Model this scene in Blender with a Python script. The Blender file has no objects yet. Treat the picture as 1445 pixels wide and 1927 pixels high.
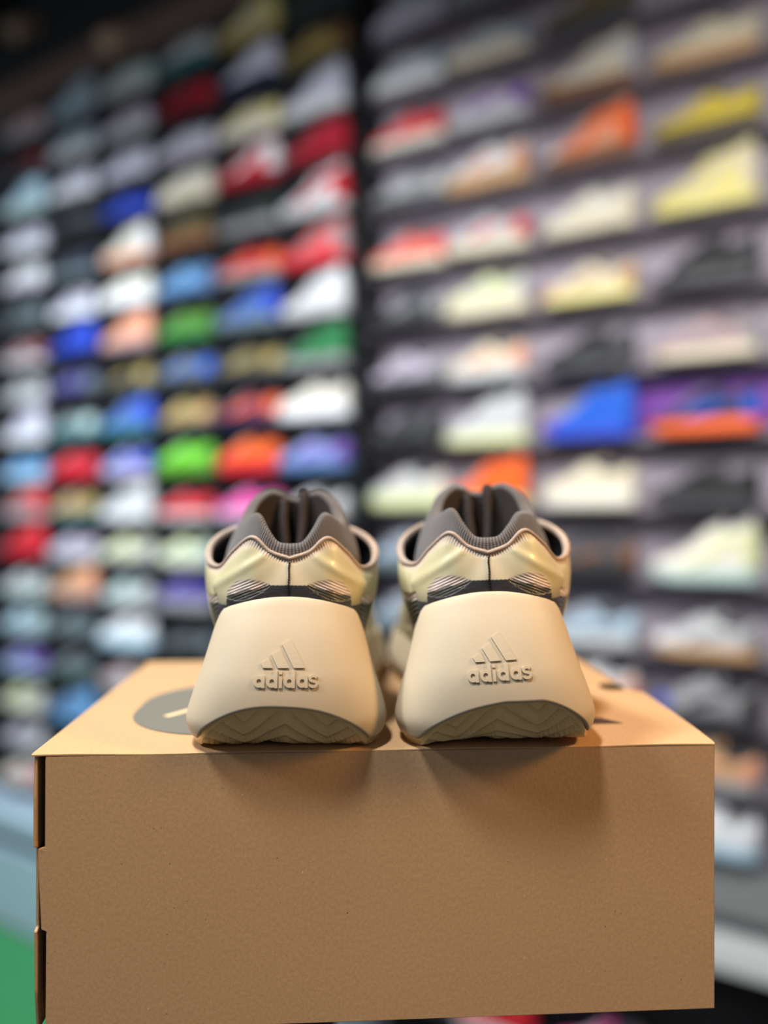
import bpy, bmesh, math, random
import numpy as np
from mathutils import Vector, Matrix

random.seed(7)
scene = bpy.context.scene
COL = scene.collection
PI = math.pi

# ------------------------------------------------------------------ camera
EYE = 1.92                      # camera height above the floor
F_PX, IMG_W, IMG_H = 1500.0, 1445.0, 1927.0
cam_data = bpy.data.cameras.new('camera')
cam_data.sensor_fit = 'VERTICAL'
cam_data.sensor_height = 36.0
cam_data.lens = F_PX / IMG_H * 36.0
cam_data.clip_start = 0.02
cam_data.dof.use_dof = True
cam_data.dof.focus_distance = 0.403
cam_data.dof.aperture_fstop = cam_data.lens / 17.0     # 17 mm wide aperture
cam = bpy.data.objects.new('camera', cam_data)
COL.objects.link(cam)
cam.location = (0, 0, EYE)
cam.rotation_euler = (PI / 2, 0, 0)
scene.camera = cam

# ------------------------------------------------------------------ light and exposure
world = bpy.data.worlds.new('shop_ambient')
scene.world = world
world.use_nodes = True
bg = world.node_tree.nodes['Background']
bg.inputs['Color'].default_value = (0.92, 0.95, 1.0, 1)
bg.inputs['Strength'].default_value = 0.165

scene.view_settings.view_transform = 'Standard'
scene.view_settings.look = 'None'
scene.view_settings.gamma = 1.0
scene.view_settings.use_curve_mapping = False
scene.view_settings.exposure = 0.0
scene.cycles.use_denoising = True


def area_light(name, loc, target, size, energy, color, size_y=None, spread=180):
    d = bpy.data.lights.new(name, 'AREA')
    d.energy = energy
    d.color = color
    d.size = size
    d.spread = math.radians(spread)
    if size_y:
        d.shape = 'RECTANGLE'
        d.size_y = size_y
    o = bpy.data.objects.new(name, d)
    COL.objects.link(o)
    o.location = loc
    o.rotation_euler = (Vector(target) - Vector(loc)).to_track_quat('-Z', 'Y').to_euler()
    return o


# hanging lamps of the shop, all above and outside the frame
area_light('ceiling_lamp_key', (-0.42, -0.06, EYE + 1.78), (0.0, 0.42, EYE - 0.1), 0.20, 12.5, (1.0, 0.98, 0.94), spread=100)
area_light('ceiling_lamp_side', (-1.75, -0.10, EYE + 1.55), (0.0, 0.4, EYE - 0.1), 0.24, 8.5, (0.95, 0.97, 1.0), spread=90)
area_light('ceiling_lamp_over', (-0.75, 0.85, EYE + 1.75), (-0.1, 0.55, EYE - 0.1), 0.35, 12, (1.0, 0.99, 0.93), spread=100)
area_light('ceiling_lamp_warm', (0.95, 0.17, EYE + 0.62), (0.05, 0.42, EYE - 0.1), 0.16, 3.4, (1.0, 0.56, 0.20), spread=90)
area_light('ceiling_lamp_wall_far', (-1.55, 1.85, EYE + 1.35), (-2.25, 3.5, EYE - 0.35), 0.7, 47, (0.84, 0.93, 1.0), spread=125)
area_light('ceiling_lamp_wall_mid', (-0.55, 1.30, EYE + 1.15), (-0.75, 2.9, EYE - 0.02), 0.7, 25, (0.94, 0.97, 1.0), spread=125)
area_light('ceiling_lamp_wall_near', (0.38, 0.90, EYE + 1.00), (0.85, 2.15, EYE + 0.05), 0.6, 13.5, (1.0, 0.96, 0.92), spread=125)


# ------------------------------------------------------------------ materials
def lin(c):
    out = []
    for v in c[:3]:
        v = v / 255.0
        out.append(v / 12.92 if v <= 0.04045 else ((v + 0.055) / 1.055) ** 2.4)
    return tuple(out) + (1.0,)


MATS = {}


def plain(name, rgb, rough=0.6, spec=0.4, bump=0.0, scale=300.0, vary=0.06, metal=0.0, coat=0.0, sss=0.0, coord='Object'):
    """Principled material with a fine procedural grain in colour and relief."""
    key = (name, rgb, rough, bump)
    if key in MATS:
        return MATS[key]
    m = bpy.data.materials.new(name)
    m.use_nodes = True
    nt = m.node_tree
    b = nt.nodes['Principled BSDF']
    b.inputs['Roughness'].default_value = rough
    b.inputs['Specular IOR Level'].default_value = spec
    b.inputs['Metallic'].default_value = metal
    b.inputs['Coat Weight'].default_value = coat
    if sss:
        b.inputs['Subsurface Weight'].default_value = sss
        b.inputs['Subsurface Radius'].default_value = (0.006, 0.004, 0.002)
        b.inputs['Subsurface Scale'].default_value = 1.0
    tc = nt.nodes.new('ShaderNodeTexCoord')
    nz = nt.nodes.new('ShaderNodeTexNoise')
    nz.inputs['Scale'].default_value = scale
    nz.inputs['Detail'].default_value = 3.0
    nt.links.new(tc.outputs[coord], nz.inputs['Vector'])
    c = lin(rgb)
    mx = nt.nodes.new('ShaderNodeMix')
    mx.data_type = 'RGBA'
    mx.inputs[6].default_value = tuple(v * (1 - vary) for v in c[:3]) + (1,)
    mx.inputs[7].default_value = tuple(min(1, v * (1 + vary)) for v in c[:3]) + (1,)
    nt.links.new(nz.outputs['Fac'], mx.inputs[0])
    nt.links.new(mx.outputs[2], b.inputs['Base Color'])
    if bump:
        bp = nt.nodes.new('ShaderNodeBump')
        bp.inputs['Strength'].default_value = bump
        bp.inputs['Distance'].default_value = 0.0006
        nt.links.new(nz.outputs['Fac'], bp.inputs['Height'])
        nt.links.new(bp.outputs['Normal'], b.inputs['Normal'])
    MATS[key] = m
    return m


def cardboard_material():
    m = bpy.data.materials.new('kraft_cardboard')
    m.use_nodes = True
    nt = m.node_tree
    N, Lk = nt.nodes, nt.links
    b = N['Principled BSDF']
    b.inputs['Roughness'].default_value = 0.8
    b.inputs['Specular IOR Level'].default_value = 0.2
    tc = N.new('ShaderNodeTexCoord')

    def noise(scale, detail, stretch=None):
        n = N.new('ShaderNodeTexNoise')
        n.inputs['Scale'].default_value = scale
        n.inputs['Detail'].default_value = detail
        if stretch:
            mp = N.new('ShaderNodeMapping')
            mp.inputs['Scale'].default_value = stretch
            Lk.new(tc.outputs['Object'], mp.inputs['Vector'])
            Lk.new(mp.outputs['Vector'], n.inputs['Vector'])
        else:
            Lk.new(tc.outputs['Object'], n.inputs['Vector'])
        return n

    def ramp(src, stops):
        r = N.new('ShaderNodeValToRGB')
        e = r.color_ramp.elements
        e[0].position, e[0].color = stops[0]
        e[1].position, e[1].color = stops[1]
        Lk.new(src.outputs['Fac'], r.inputs['Fac'])
        return r

    def mix(fac, a, bcol, mode='MIX'):
        x = N.new('ShaderNodeMix')
        x.data_type = 'RGBA'
        x.blend_type = mode
        if hasattr(fac, 'is_linked'):
            Lk.new(fac, x.inputs[0])
        else:
            x.inputs[0].default_value = fac
        for sock, v in ((6, a), (7, bcol)):
            if isinstance(v, tuple):
                x.inputs[sock].default_value = v
            else:
                Lk.new(v, x.inputs[sock])
        return x.outputs[2]

    big = noise(9, 3)
    fibre = noise(650, 5, (1.0, 1.0, 0.6))
    base = mix(big.outputs['Fac'], lin((174, 140, 104)), lin((184, 149, 110)))
    fr = ramp(fibre, ((0.3, (0.92, 0.92, 0.92, 1)), (0.7, (1.06, 1.06, 1.06, 1))))
    base = mix(1.0, base, fr.outputs['Color'], 'MULTIPLY')
    dark = ramp(noise(620, 1), ((0.76, (0, 0, 0, 1)), (0.80, (1, 1, 1, 1))))
    base = mix(dark.outputs['Color'], base, lin((95, 66, 42)))
    pale = ramp(noise(560, 1, (1.3, 1.0, 0.8)), ((0.77, (0, 0, 0, 1)), (0.81, (1, 1, 1, 1))))
    base = mix(pale.outputs['Color'], base, lin((215, 185, 140)))
    Lk.new(base, b.inputs['Base Color'])
    bp = N.new('ShaderNodeBump')
    bp.inputs['Strength'].default_value = 0.25
    bp.inputs['Distance'].default_value = 0.0004
    Lk.new(fibre.outputs['Fac'], bp.inputs['Height'])
    Lk.new(bp.outputs['Normal'], b.inputs['Normal'])
    return m


def attribute_material(name, rough, coat=0.0, sss=0.0):
    """Colour read from the mesh's own colour attribute (the dyed pattern of the fabric)."""
    m = bpy.data.materials.new(name)
    m.use_nodes = True
    nt = m.node_tree
    b = nt.nodes['Principled BSDF']
    b.inputs['Roughness'].default_value = rough
    b.inputs['Coat Weight'].default_value = coat
    b.inputs['Specular IOR Level'].default_value = 0.45
    if sss:
        b.inputs['Subsurface Weight'].default_value = sss
        b.inputs['Subsurface Radius'].default_value = (0.004, 0.003, 0.0015)
        b.inputs['Subsurface Scale'].default_value = 1.0
    a = nt.nodes.new('ShaderNodeVertexColor')
    a.layer_name = 'Col'
    nt.links.new(a.outputs['Color'], b.inputs['Base Color'])
    return m


def knit_material():
    m = bpy.data.materials.new('charcoal_rib_knit')
    m.use_nodes = True
    nt = m.node_tree
    N, Lk = nt.nodes, nt.links
    b = N['Principled BSDF']
    b.inputs['Roughness'].default_value = 0.85
    b.inputs['Specular IOR Level'].default_value = 0.2
    b.inputs['Sheen Weight'].default_value = 0.25
    uv = N.new('ShaderNodeUVMap')
    uv.uv_map = 'UVMap'
    sp = N.new('ShaderNodeSeparateXYZ')
    Lk.new(uv.outputs['UV'], sp.inputs[0])

    def wave(out, period):
        mu = N.new('ShaderNodeMath'); mu.operation = 'MULTIPLY'
        mu.inputs[1].default_value = 2 * PI / period
        Lk.new(out, mu.inputs[0])
        si = N.new('ShaderNodeMath'); si.operation = 'SINE'
        Lk.new(mu.outputs[0], si.inputs[0])
        return si.outputs[0]
    w1 = wave(sp.outputs['X'], 1.6)
    w2 = wave(sp.outputs['Y'], 1.1)
    ad = N.new('ShaderNodeMath'); ad.operation = 'MULTIPLY_ADD'
    Lk.new(w2, ad.inputs[0]); ad.inputs[1].default_value = 0.35
    Lk.new(w1, ad.inputs[2])
    mr = N.new('ShaderNodeMapRange')
    mr.inputs['From Min'].default_value = -1.2
    mr.inputs['From Max'].default_value = 1.2
    Lk.new(ad.outputs[0], mr.inputs['Value'])
    mx = N.new('ShaderNodeMix'); mx.data_type = 'RGBA'
    mx.inputs[6].default_value = lin((46, 44, 44))
    mx.inputs[7].default_value = lin((118, 112, 111))
    Lk.new(mr.outputs['Result'], mx.inputs[0])
    Lk.new(mx.outputs[2], b.inputs['Base Color'])
    bp = N.new('ShaderNodeBump')
    bp.inputs['Strength'].default_value = 0.9
    bp.inputs['Distance'].default_value = 0.0007
    Lk.new(mr.outputs['Result'], bp.inputs['Height'])
    Lk.new(bp.outputs['Normal'], b.inputs['Normal'])
    return m


# ------------------------------------------------------------------ object helpers
def new_mesh(name, verts, faces, smooth=True, fix=True):
    me = bpy.data.meshes.new(name)
    me.from_pydata([tuple(map(float, v)) for v in verts], [], [tuple(int(i) for i in f) for f in faces])
    if fix:
        bm = bmesh.new()
        bm.from_mesh(me)
        bmesh.ops.recalc_face_normals(bm, faces=bm.faces)
        bm.to_mesh(me)
        bm.free()
    if smooth:
        me.polygons.foreach_set('use_smooth', [True] * len(me.polygons))
    me.update()
    return me


def link(name, me, mat=None, parent=None, loc=None):
    o = bpy.data.objects.new(name, me)
    COL.objects.link(o)
    if mat is not None and me is not None and not me.materials:
        me.materials.append(mat)
    if parent is not None:
        o.parent = parent
    if loc is not None:
        o.location = loc
    return o


def tag(o, label, cat, group=None, kind=None):
    o['label'] = label
    o['category'] = cat
    if group:
        o['group'] = group
    if kind:
        o['kind'] = kind
    return o


def root(name, loc, rot, label, cat, group=None):
    o = bpy.data.objects.new(name, None)
    o.empty_display_size = 0.05
    COL.objects.link(o)
    o.location = loc
    o.rotation_euler = rot
    return tag(o, label, cat, group)


def box_vf(x0, x1, y0, y1, z0, z1, base=0):
    v = [(x0, y0, z0), (x1, y0, z0), (x1, y1, z0), (x0, y1, z0), (x0, y0, z1), (x1, y0, z1), (x1, y1, z1), (x0, y1, z1)]
    f = [(0, 3, 2, 1), (4, 5, 6, 7), (0, 1, 5, 4), (1, 2, 6, 5), (2, 3, 7, 6), (3, 0, 4, 7)]
    return v, [tuple(i + base for i in q) for q in f]


def box_mesh(name, x0, x1, y0, y1, z0, z1, bevel=0.0):
    v, f = box_vf(x0, x1, y0, y1, z0, z1)
    me = new_mesh(name, v, f, smooth=False)
    if bevel:
        bm = bmesh.new(); bm.from_mesh(me)
        bmesh.ops.bevel(bm, geom=list(bm.edges), offset=bevel, segments=2, affect='EDGES', profile=0.6)
        bm.to_mesh(me); bm.free()
    return me


def prism_mesh(name, poly, axis, a0, a1, bevel=0.0):
    """A flat outline given as 2D points, extruded along an axis ('x', 'y' or 'z')."""
    def put(p, a):
        return {'x': (a, p[0], p[1]), 'y': (p[0], a, p[1]), 'z': (p[0], p[1], a)}[axis]
    n = len(poly)
    v = [put(p, a0) for p in poly] + [put(p, a1) for p in poly]
    f = [tuple(range(n)), tuple(range(2 * n - 1, n - 1, -1))]
    f += [(i, (i + 1) % n, n + (i + 1) % n, n + i) for i in range(n)]
    me = new_mesh(name, v, f, smooth=False)
    if bevel:
        bm = bmesh.new(); bm.from_mesh(me)
        bmesh.ops.bevel(bm, geom=list(bm.edges), offset=bevel, segments=2, affect='EDGES')
        bm.to_mesh(me); bm.free()
    return me


def grid_vf(P, closed_i=False, base=0):
    """P: array (ni, nj, 3) -> vertices and quads."""
    ni, nj = P.shape[:2]
    f = []
    for i in range(ni if closed_i else ni - 1):
        k = (i + 1) % ni
        for j in range(nj - 1):
            f.append((base + i * nj + j, base + k * nj + j, base + k * nj + j + 1, base + i * nj + j + 1))
    return [tuple(p) for p in P.reshape(-1, 3)], f


def hermite(keys, vals, t):
    """Smooth curve through keyed points (finite-difference tangents)."""
    keys = np.asarray(keys, float)
    vals = np.asarray(vals, float)
    if vals.ndim == 1:
        vals = vals[:, None]
        flat = True
    else:
        flat = False
    n = len(keys)
    tan = np.zeros_like(vals)
    for i in range(n):
        a, b = max(0, i - 1), min(n - 1, i + 1)
        tan[i] = (vals[b] - vals[a]) / (keys[b] - keys[a])
    t = np.asarray(t, float)
    i = np.clip(np.searchsorted(keys, t, side='right') - 1, 0, n - 2)
    h = keys[i + 1] - keys[i]
    s = ((t - keys[i]) / h)[..., None]
    h = h[..., None]
    s2, s3 = s * s, s * s * s
    out = (2 * s3 - 3 * s2 + 1) * vals[i] + (s3 - 2 * s2 + s) * h * tan[i] + (-2 * s3 + 3 * s2) * vals[i + 1] + (s3 - s2) * h * tan[i + 1]
    return out[..., 0] if flat else out


def tube_vf(path, r, sides=8, base=0, closed=False):
    path = np.asarray(path, float)
    n = len(path)
    P = np.zeros((n, sides, 3))
    rr = np.broadcast_to(np.asarray(r, float), (n,))
    for i in range(n):
        d = path[min(n - 1, i + 1)] - path[max(0, i - 1)]
        d = d / (np.linalg.norm(d) + 1e-12)
        up = np.array([0, 0, 1.0]) if abs(d[2]) < 0.9 else np.array([1.0, 0, 0])
        a = np.cross(d, up); a /= np.linalg.norm(a)
        b = np.cross(a, d)
        for k in range(sides):
            t = 2 * PI * k / sides
            P[i, k] = path[i] + rr[i] * (math.cos(t) * a + math.sin(t) * b)
    v = [tuple(p) for p in P.reshape(-1, 3)]
    f = []
    for i in range(n - 1):
        for k in range(sides):
            k2 = (k + 1) % sides
            f.append((base + i * sides + k, base + i * sides + k2, base + (i + 1) * sides + k2, base + (i + 1) * sides + k))
    f.append(tuple(base + k for k in range(sides - 1, -1, -1)))
    f.append(tuple(base + (n - 1) * sides + k for k in range(sides)))
    return v, f


# ------------------------------------------------------------------ frame of the shoe wall
WANG = math.radians(57.0)
U = np.array([math.sin(WANG), -math.cos(WANG)])       # along the wall, towards the near end
NRM = np.array([-math.cos(WANG), -math.sin(WANG)])    # out of the wall, into the shop
W0 = np.array([-0.072, 2.771])
WALL_ROT = math.atan2(U[1], U[0])


def wall_pt(s, o, h):
    p = W0 + s * U + o * NRM
    return (float(p[0]), float(p[1]), EYE + h)


def wall_box(name, s0, s1, o0, o1, h0, h1, mat, parent=None, bevel=0.0):
    """A box given in the wall's own frame: s along, o out of the wall, h height above the eye."""
    me = box_mesh(name, 0, s1 - s0, -o1 + o0, 0, 0, h1 - h0, bevel)
    o = link(name, me, mat)
    if parent is None:
        o.location = wall_pt(s0, o0, h0)
        o.rotation_euler = (0, 0, WALL_ROT)
    else:
        o.parent = parent
        pl = Vector(wall_pt(s0, o0, h0)) - parent.location
        o.location = Matrix.Rotation(-parent.rotation_euler.z, 3, 'Z') @ pl
        o.rotation_euler = (0, 0, WALL_ROT - parent.rotation_euler.z)
    return o


BACK = -0.105                                          # the wall's face lies behind the shoe axis
m_wall_dark = plain('black_slat_panel', (58, 61, 66), 0.7, 0.25, 0.2, 12, 0.12)
m_wall_grey = plain('mauve_grey_panel', (166, 158, 170), 0.65, 0.3, 0.2, 12, 0.08)
m_post = plain('black_steel', (8, 9, 13), 0.5, 0.4)
m_shelf = plain('charcoal_shelf_steel', (62, 62, 66), 0.55, 0.4)
m_shelf2 = plain('mauve_shelf_steel', (120, 114, 124), 0.55, 0.4)

wl = wall_box('wall_left', -5.2, 0.0, BACK - 0.06, BACK, -EYE, 2.6, m_wall_dark); wl['kind'] = 'structure'
wr = wall_box('wall_right', 0.0, 2.2, BACK - 0.06, BACK, -EYE, 2.6, m_wall_grey); wr['kind'] = 'structure'

fl = link('floor', box_mesh('floor', -5.5, 3.5, -1.5, 6.0, -0.05, 0.0), plain('dark_concrete', (62, 62, 64), 0.7, 0.3, 0.2, 8, 0.15))
fl['kind'] = 'structure'
turf = wall_box('turf_mat', -2.9, -0.35, 0.165, 1.65, -EYE, -EYE + 0.012, plain('green_turf', (68, 150, 96), 0.95, 0.1, 0.6, 60, 0.22))
tag(turf, 'green turf mat lying in front of the pale blue plinth', 'mat')
ce = link('ceiling', box_mesh('ceiling', -5.5, 3.5, -1.5, 6.0, EYE + 2.6, EYE + 2.66), plain('black_ceiling', (14, 15, 17), 0.9, 0.1))
ce['kind'] = 'structure'

post = wall_box('upright_post', -0.026, 0.026, BACK + 0.001, 0.02, -1.30, 2.6, m_post, bevel=0.004)
tag(post, 'black upright steel post dividing the two shoe walls', 'post')

tr = wall_box('trim_1', -5.2, -0.03, BACK, BACK + 0.05, 2.02, 2.17, plain('brown_cornice', (128, 110, 104), 0.6, 0.3)); tr['kind'] = 'structure'

# ------------------------------------------------------------------ shelves
ORD = ['first', 'second', 'third', 'fourth', 'fifth', 'sixth', 'seventh', 'eighth', 'ninth', 'tenth',
       'eleventh', 'twelfth', 'thirteenth', 'fourteenth', 'fifteenth', 'sixteenth', 'seventeenth', 'eighteenth']
LEFT_H = [1.797 - 0.1829 * k for k in range(18)]                    # shelf heights above the eye
RIGHT_H = [1.61 - 0.2 * k for k in range(11)] + [-0.57, -0.745, -0.915]
LEFT_S = [-0.215, -0.532, -0.879, -1.236, -1.608, -1.988]
RIGHT_S = [0.184, 0.473, 0.801, 1.123]


def shelf(s0, s1, h, label, group, mat, back=BACK + 0.001):
    o = root('shoe_shelf', wall_pt(s0, back, h), (0, 0, WALL_ROT), label, 'shelf', group)
    wall_box('board', s0, s1, back, 0.006, h - 0.007, h, mat, o, 0.002)
    wall_box('front_lip', s0, s1, 0.0062, 0.0092, h - 0.012, h - 0.0002, mat, o, 0.001)
    n = 4
    for i in range(n):
        s = s0 + (s1 - s0) * (i + 0.5) / n
        wall_box('bracket', s - 0.004, s + 0.004, back, -0.03, h - 0.026, h - 0.0072, mat, o)
    return o


for k, h in enumerate(LEFT_H):
    shelf(-2.75, -0.034, h, 'charcoal steel shelf of the black bay, %s from the top' % ORD[k], 'shelves of the black bay', m_shelf)
for k, h in enumerate(RIGHT_H):
    shelf(0.034, 1.75, h, 'charcoal steel shelf of the mauve-grey bay, %s from the top' % ORD[k], 'shelves of the mauve-grey bay', m_shelf2)

# ------------------------------------------------------------------ lower parts of the two bays
m_pale = plain('pale_blue_laminate', (184, 206, 224), 0.45, 0.4, 0.0, 6, 0.05)
plinth = root('display_plinth', wall_pt(-2.75, BACK, -EYE), (0, 0, WALL_ROT), 'pale blue plinth along the foot of the black shoe bay', 'plinth')
wall_box('top_board', -2.75, -0.03, BACK + 0.001, 0.16, -1.475, -1.385, m_pale, plinth, 0.004)
wall_box('shadow_strip', -2.75, -0.03, BACK + 0.001, 0.10, -1.56, -1.4752, plain('recess_shade_slate', (66, 84, 96), 0.6, 0.3), plinth)  # shade of the gap put into the strip's dark slate colour
wall_box('front_panel', -2.75, -0.03, BACK + 0.001, 0.14, -EYE, -1.5602, m_pale, plinth, 0.004)

base = root('display_cabinet', wall_pt(0.034, BACK, -EYE), (0, 0, WALL_ROT), 'grey fascia and white rail below the mauve-grey shoe bay', 'cabinet')
wall_box('fascia', 0.034, 1.75, BACK + 0.001, 0.0, -1.085, -0.945, plain('grey_fascia', (138, 142, 142), 0.55, 0.3), base, 0.003)
wall_box('rail', 0.034, 1.75, BACK + 0.001, 0.012, -1.225, -1.145, plain('white_rail', (222, 228, 228), 0.4, 0.4), base, 0.004)
wall_box('back_board', 0.034, 1.75, BACK + 0.001, BACK + 0.03, -EYE, -1.2252, m_post, base)

# boards fixed to the wall above and behind the shoes
tag(wall_box('sign_board', -0.46, -0.05, BACK + 0.001, BACK + 0.02, 1.83, 2.02, plain('dark_teal_board', (72, 84, 82), 0.6, 0.3), bevel=0.002),
    'dark grey-green board on the wall beside the top of the black post', 'sign board')
tag(wall_box('colour_panel', 0.90, 1.70, BACK + 0.001, BACK + 0.008, 0.235, 0.372, plain('violet_card', (128, 72, 172), 0.5, 0.3), bevel=0.001),
    'violet panel on the wall behind the orange-soled shoe', 'wall panel')


def bright_spot(s, h, label, off=0.05):  # lamp-shaped objects added for lit spots of unknown nature, not lamps
    o = root('added_bright_spot', wall_pt(s, BACK + off, h), (0, 0, WALL_ROT), label, 'bright_spot', 'objects added for bright spots by the cornice')
    m = plain('beige_bright_spot', (196, 164, 138), 0.5, 0.4)
    wall_box('mount', s - 0.03, s + 0.03, BACK + off, BACK + off + 0.015, h - 0.03, h + 0.03, m, o, 0.002)
    v, f = tube_vf([(0, -0.01, 0), (0.0, -0.05, 0.0), (0.0, -0.07, -0.03), (0.0, -0.12, -0.09), (0, -0.122, -0.092)], [0.012, 0.02, 0.038, 0.046, 0.04], 16)
    link('tapered_head', new_mesh('tapered_head', v, f), m, o)


bright_spot(-1.30, 2.10, 'beige object added for the bright spot on the brown cornice above the shoe shelves')
bright_spot(-2.06, 2.42, 'beige object added for the pinkish light on the wall above the far end of the brown cornice', 0.001)


# ------------------------------------------------------------------ generic shoe shell
class Shell:
    """Shoe upper: for every station p from heel centre (0) to toe centre (1) a base point B,
    a control point C and a top-edge point T; the section is the curve B-C-T.  v<0 mirrors."""

    def __init__(self, rows):
        self.k = [r[0] for r in rows]
        self.B = np.array([r[1] for r in rows], float)
        self.C = np.array([r[2] for r in rows], float)
        self.T = np.array([r[3] for r in rows], float)

    def ev(self, arr, v):
        v = np.asarray(v, float)
        p = hermite(self.k, arr, np.abs(v))
        p[..., 0] = np.maximum(p[..., 0], 0) * np.where(v < 0, -1, 1)
        return p

    def at(self, v, u):
        v, u = np.broadcast_arrays(np.asarray(v, float), np.asarray(u, float))
        b, c, t = self.ev(self.B, v), self.ev(self.C, v), self.ev(self.T, v)
        u = u[..., None]
        return (1 - u) ** 2 * b + 2 * u * (1 - u) * c + u * u * t

    def normal(self, v, u):
        e = 2e-3
        v, u = np.broadcast_arrays(np.asarray(v, float), np.asarray(u, float))
        dv = self.at(np.clip(v + e, -1, 1), u) - self.at(np.clip(v - e, -1, 1), u)
        du = self.at(v, np.clip(u + e, 0, 1)) - self.at(v, np.clip(u - e, 0, 1))
        n = np.cross(dv, du)
        n /= np.linalg.norm(n, axis=-1, keepdims=True) + 1e-12
        ctr = np.stack([np.zeros_like(v), np.full_like(v, 0.13), np.full_like(v, -0.02)], -1)
        s = np.sign(((self.at(v, u) - ctr) * n).sum(-1))
        s[s == 0] = 1
        return n * s[..., None]

    def sheet(self, vs, us, off):
        V, Uu = np.meshgrid(vs, us, indexing='ij')
        return self.at(V, Uu) + self.normal(V, Uu) * off

    def patch(self, vs, us, off=0.0014, closed=False):
        """A panel lying proud of the shell, with its own edges."""
        P = self.sheet(vs, us, off)
        Q = self.sheet(vs, us, 0.0)
        v, f = grid_vf(P)
        n = len(v)
        ni, nj = P.shape[:2]
        ring = [(i, 0) for i in range(ni)] + [(ni - 1, j) for j in range(1, nj)] + [(i, nj - 1) for i in range(ni - 2, -1, -1)] + [(0, j) for j in range(nj - 2, 0, -1)]
        v += [tuple(Q[i, j]) for i, j in ring]
        m = len(ring)
        for a in range(m):
            b = (a + 1) % m
            ia, ib = ring[a], ring[b]
            f.append((ia[0] * nj + ia[1], n + a, n + b, ib[0] * nj + ib[1]))
        return v, f


def outline_sole(sh, levels, nv=56, zbot=lambda y: 0.0, ztop=None):
    """Closed slab following the shell's base line; levels: (outward offset, 0..1 between bottom and top)."""
    vs = np.linspace(-1, 1, nv)
    b = sh.ev(sh.B, vs)
    tan = np.gradient(b[:, :2], axis=0)
    nr = np.stack([-tan[:, 1], tan[:, 0]], -1)
    nr /= np.linalg.norm(nr, axis=1, keepdims=True) + 1e-12
    ctr = np.array([0, 0.14])
    sg = np.sign(((b[:, :2] - ctr) * nr).sum(1)); sg[sg == 0] = 1
    nr *= sg[:, None]
    P = np.zeros((nv, len(levels), 3))
    for j, (off, w) in enumerate(levels):
        P[:, j, :2] = b[:, :2] + nr * off
        z0 = np.array([zbot(y) for y in b[:, 1]])
        z1 = (b[:, 2] if ztop is None else np.array([ztop(y) for y in b[:, 1]])) + 0.003
        P[:, j, 2] = z0 + (z1 - z0) * w
    v, f = grid_vf(P)
    L = len(levels)
    for j in (0, L - 1):
        for i in range(nv // 2):
            a, c = i, nv - 1 - i
            if c - 1 <= a + 1:
                if c - 1 == a + 1:
                    f.append((a * L + j, (a + 1) * L + j, c * L + j))
                break
            f.append((a * L + j, (a + 1) * L + j, (c - 1) * L + j, c * L + j))
    # close the toe seam
    for j in range(L - 1):
        f.append((0 * L + j, 0 * L + j + 1, (nv - 1) * L + j + 1, (nv - 1) * L + j))
    return v, f


def lace_vf(sh, ps, r=0.0032, lift=0.004):
    V, F = [], []
    for p in ps:
        a = sh.at(-p, 0.93) + np.array([0, 0, lift])
        b = sh.at(p, 0.93) + np.array([0, 0, lift])
        t = np.linspace(0, 1, 7)[:, None]
        path = a * (1 - t) + b * t
        path[:, 2] += 0.004 * np.sin(PI * t[:, 0])
        v, f = tube_vf(path, r, 6, len(V))
        V += v; F += f
    return V, F


# ------------------------------------------------------------------ shoes of the wall: five body shapes
BASE_ROWS = [
    (0.00, (0, .012, .030), (0, .002, .058), (0, .013, .098)),
    (0.10, (.020, .014, .030), (.024, .008, .060), (.017, .019, .096)),
    (0.20, (.033, .035, .030), (.038, .032, .058), (.029, .042, .082)),
    (0.32, (.036, .075, .029), (.041, .074, .058), (.031, .078, .076)),
    (0.44, (.037, .110, .028), (.043, .110, .062), (.026, .104, .090)),
    (0.54, (.039, .140, .027), (.045, .138, .064), (.020, .127, .100)),
    (0.66, (.043, .175, .026), (.048, .172, .060), (.016, .162, .086)),
    (0.78, (.044, .210, .025), (.048, .208, .055), (.012, .190, .070)),
    (0.88, (.037, .245, .026), (.041, .245, .053), (.008, .206, .063)),
    (0.95, (.022, .268, .028), (.025, .271, .053), (.004, .213, .060)),
    (1.00, (0, .280, .029), (0, .286, .052), (0, .215, .059)),
]


def shape_rows(kind):
    rows = []
    for p, B, C, T in BASE_ROWS:
        B, C, T = list(B), list(C), list(T)
        if kind == 'court':
            B[2] -= .006; C[2] -= .004; T[2] -= .006
        if kind == 'chunky':
            B[2] += .012; C[2] += .012; T[2] += .010
        if kind == 'foam':
            B[2] += .010; C[2] += .016; T[2] += .002
            C[0] *= 1.08
        if kind == 'high':
            w = 1.0 if p < 0.3 else max(0.0, (0.72 - p) / 0.42)
            T[2] += 0.046 * w; C[2] += 0.014 * w
            T[1] += 0.010 * w if p < 0.3 else 0.0
        rows.append((p, B, C, T))
    return rows


def toe_spring(y):
    return 0.012 * max(0.0, (y - 0.20) / 0.09) ** 2


PROTO = {}


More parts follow.
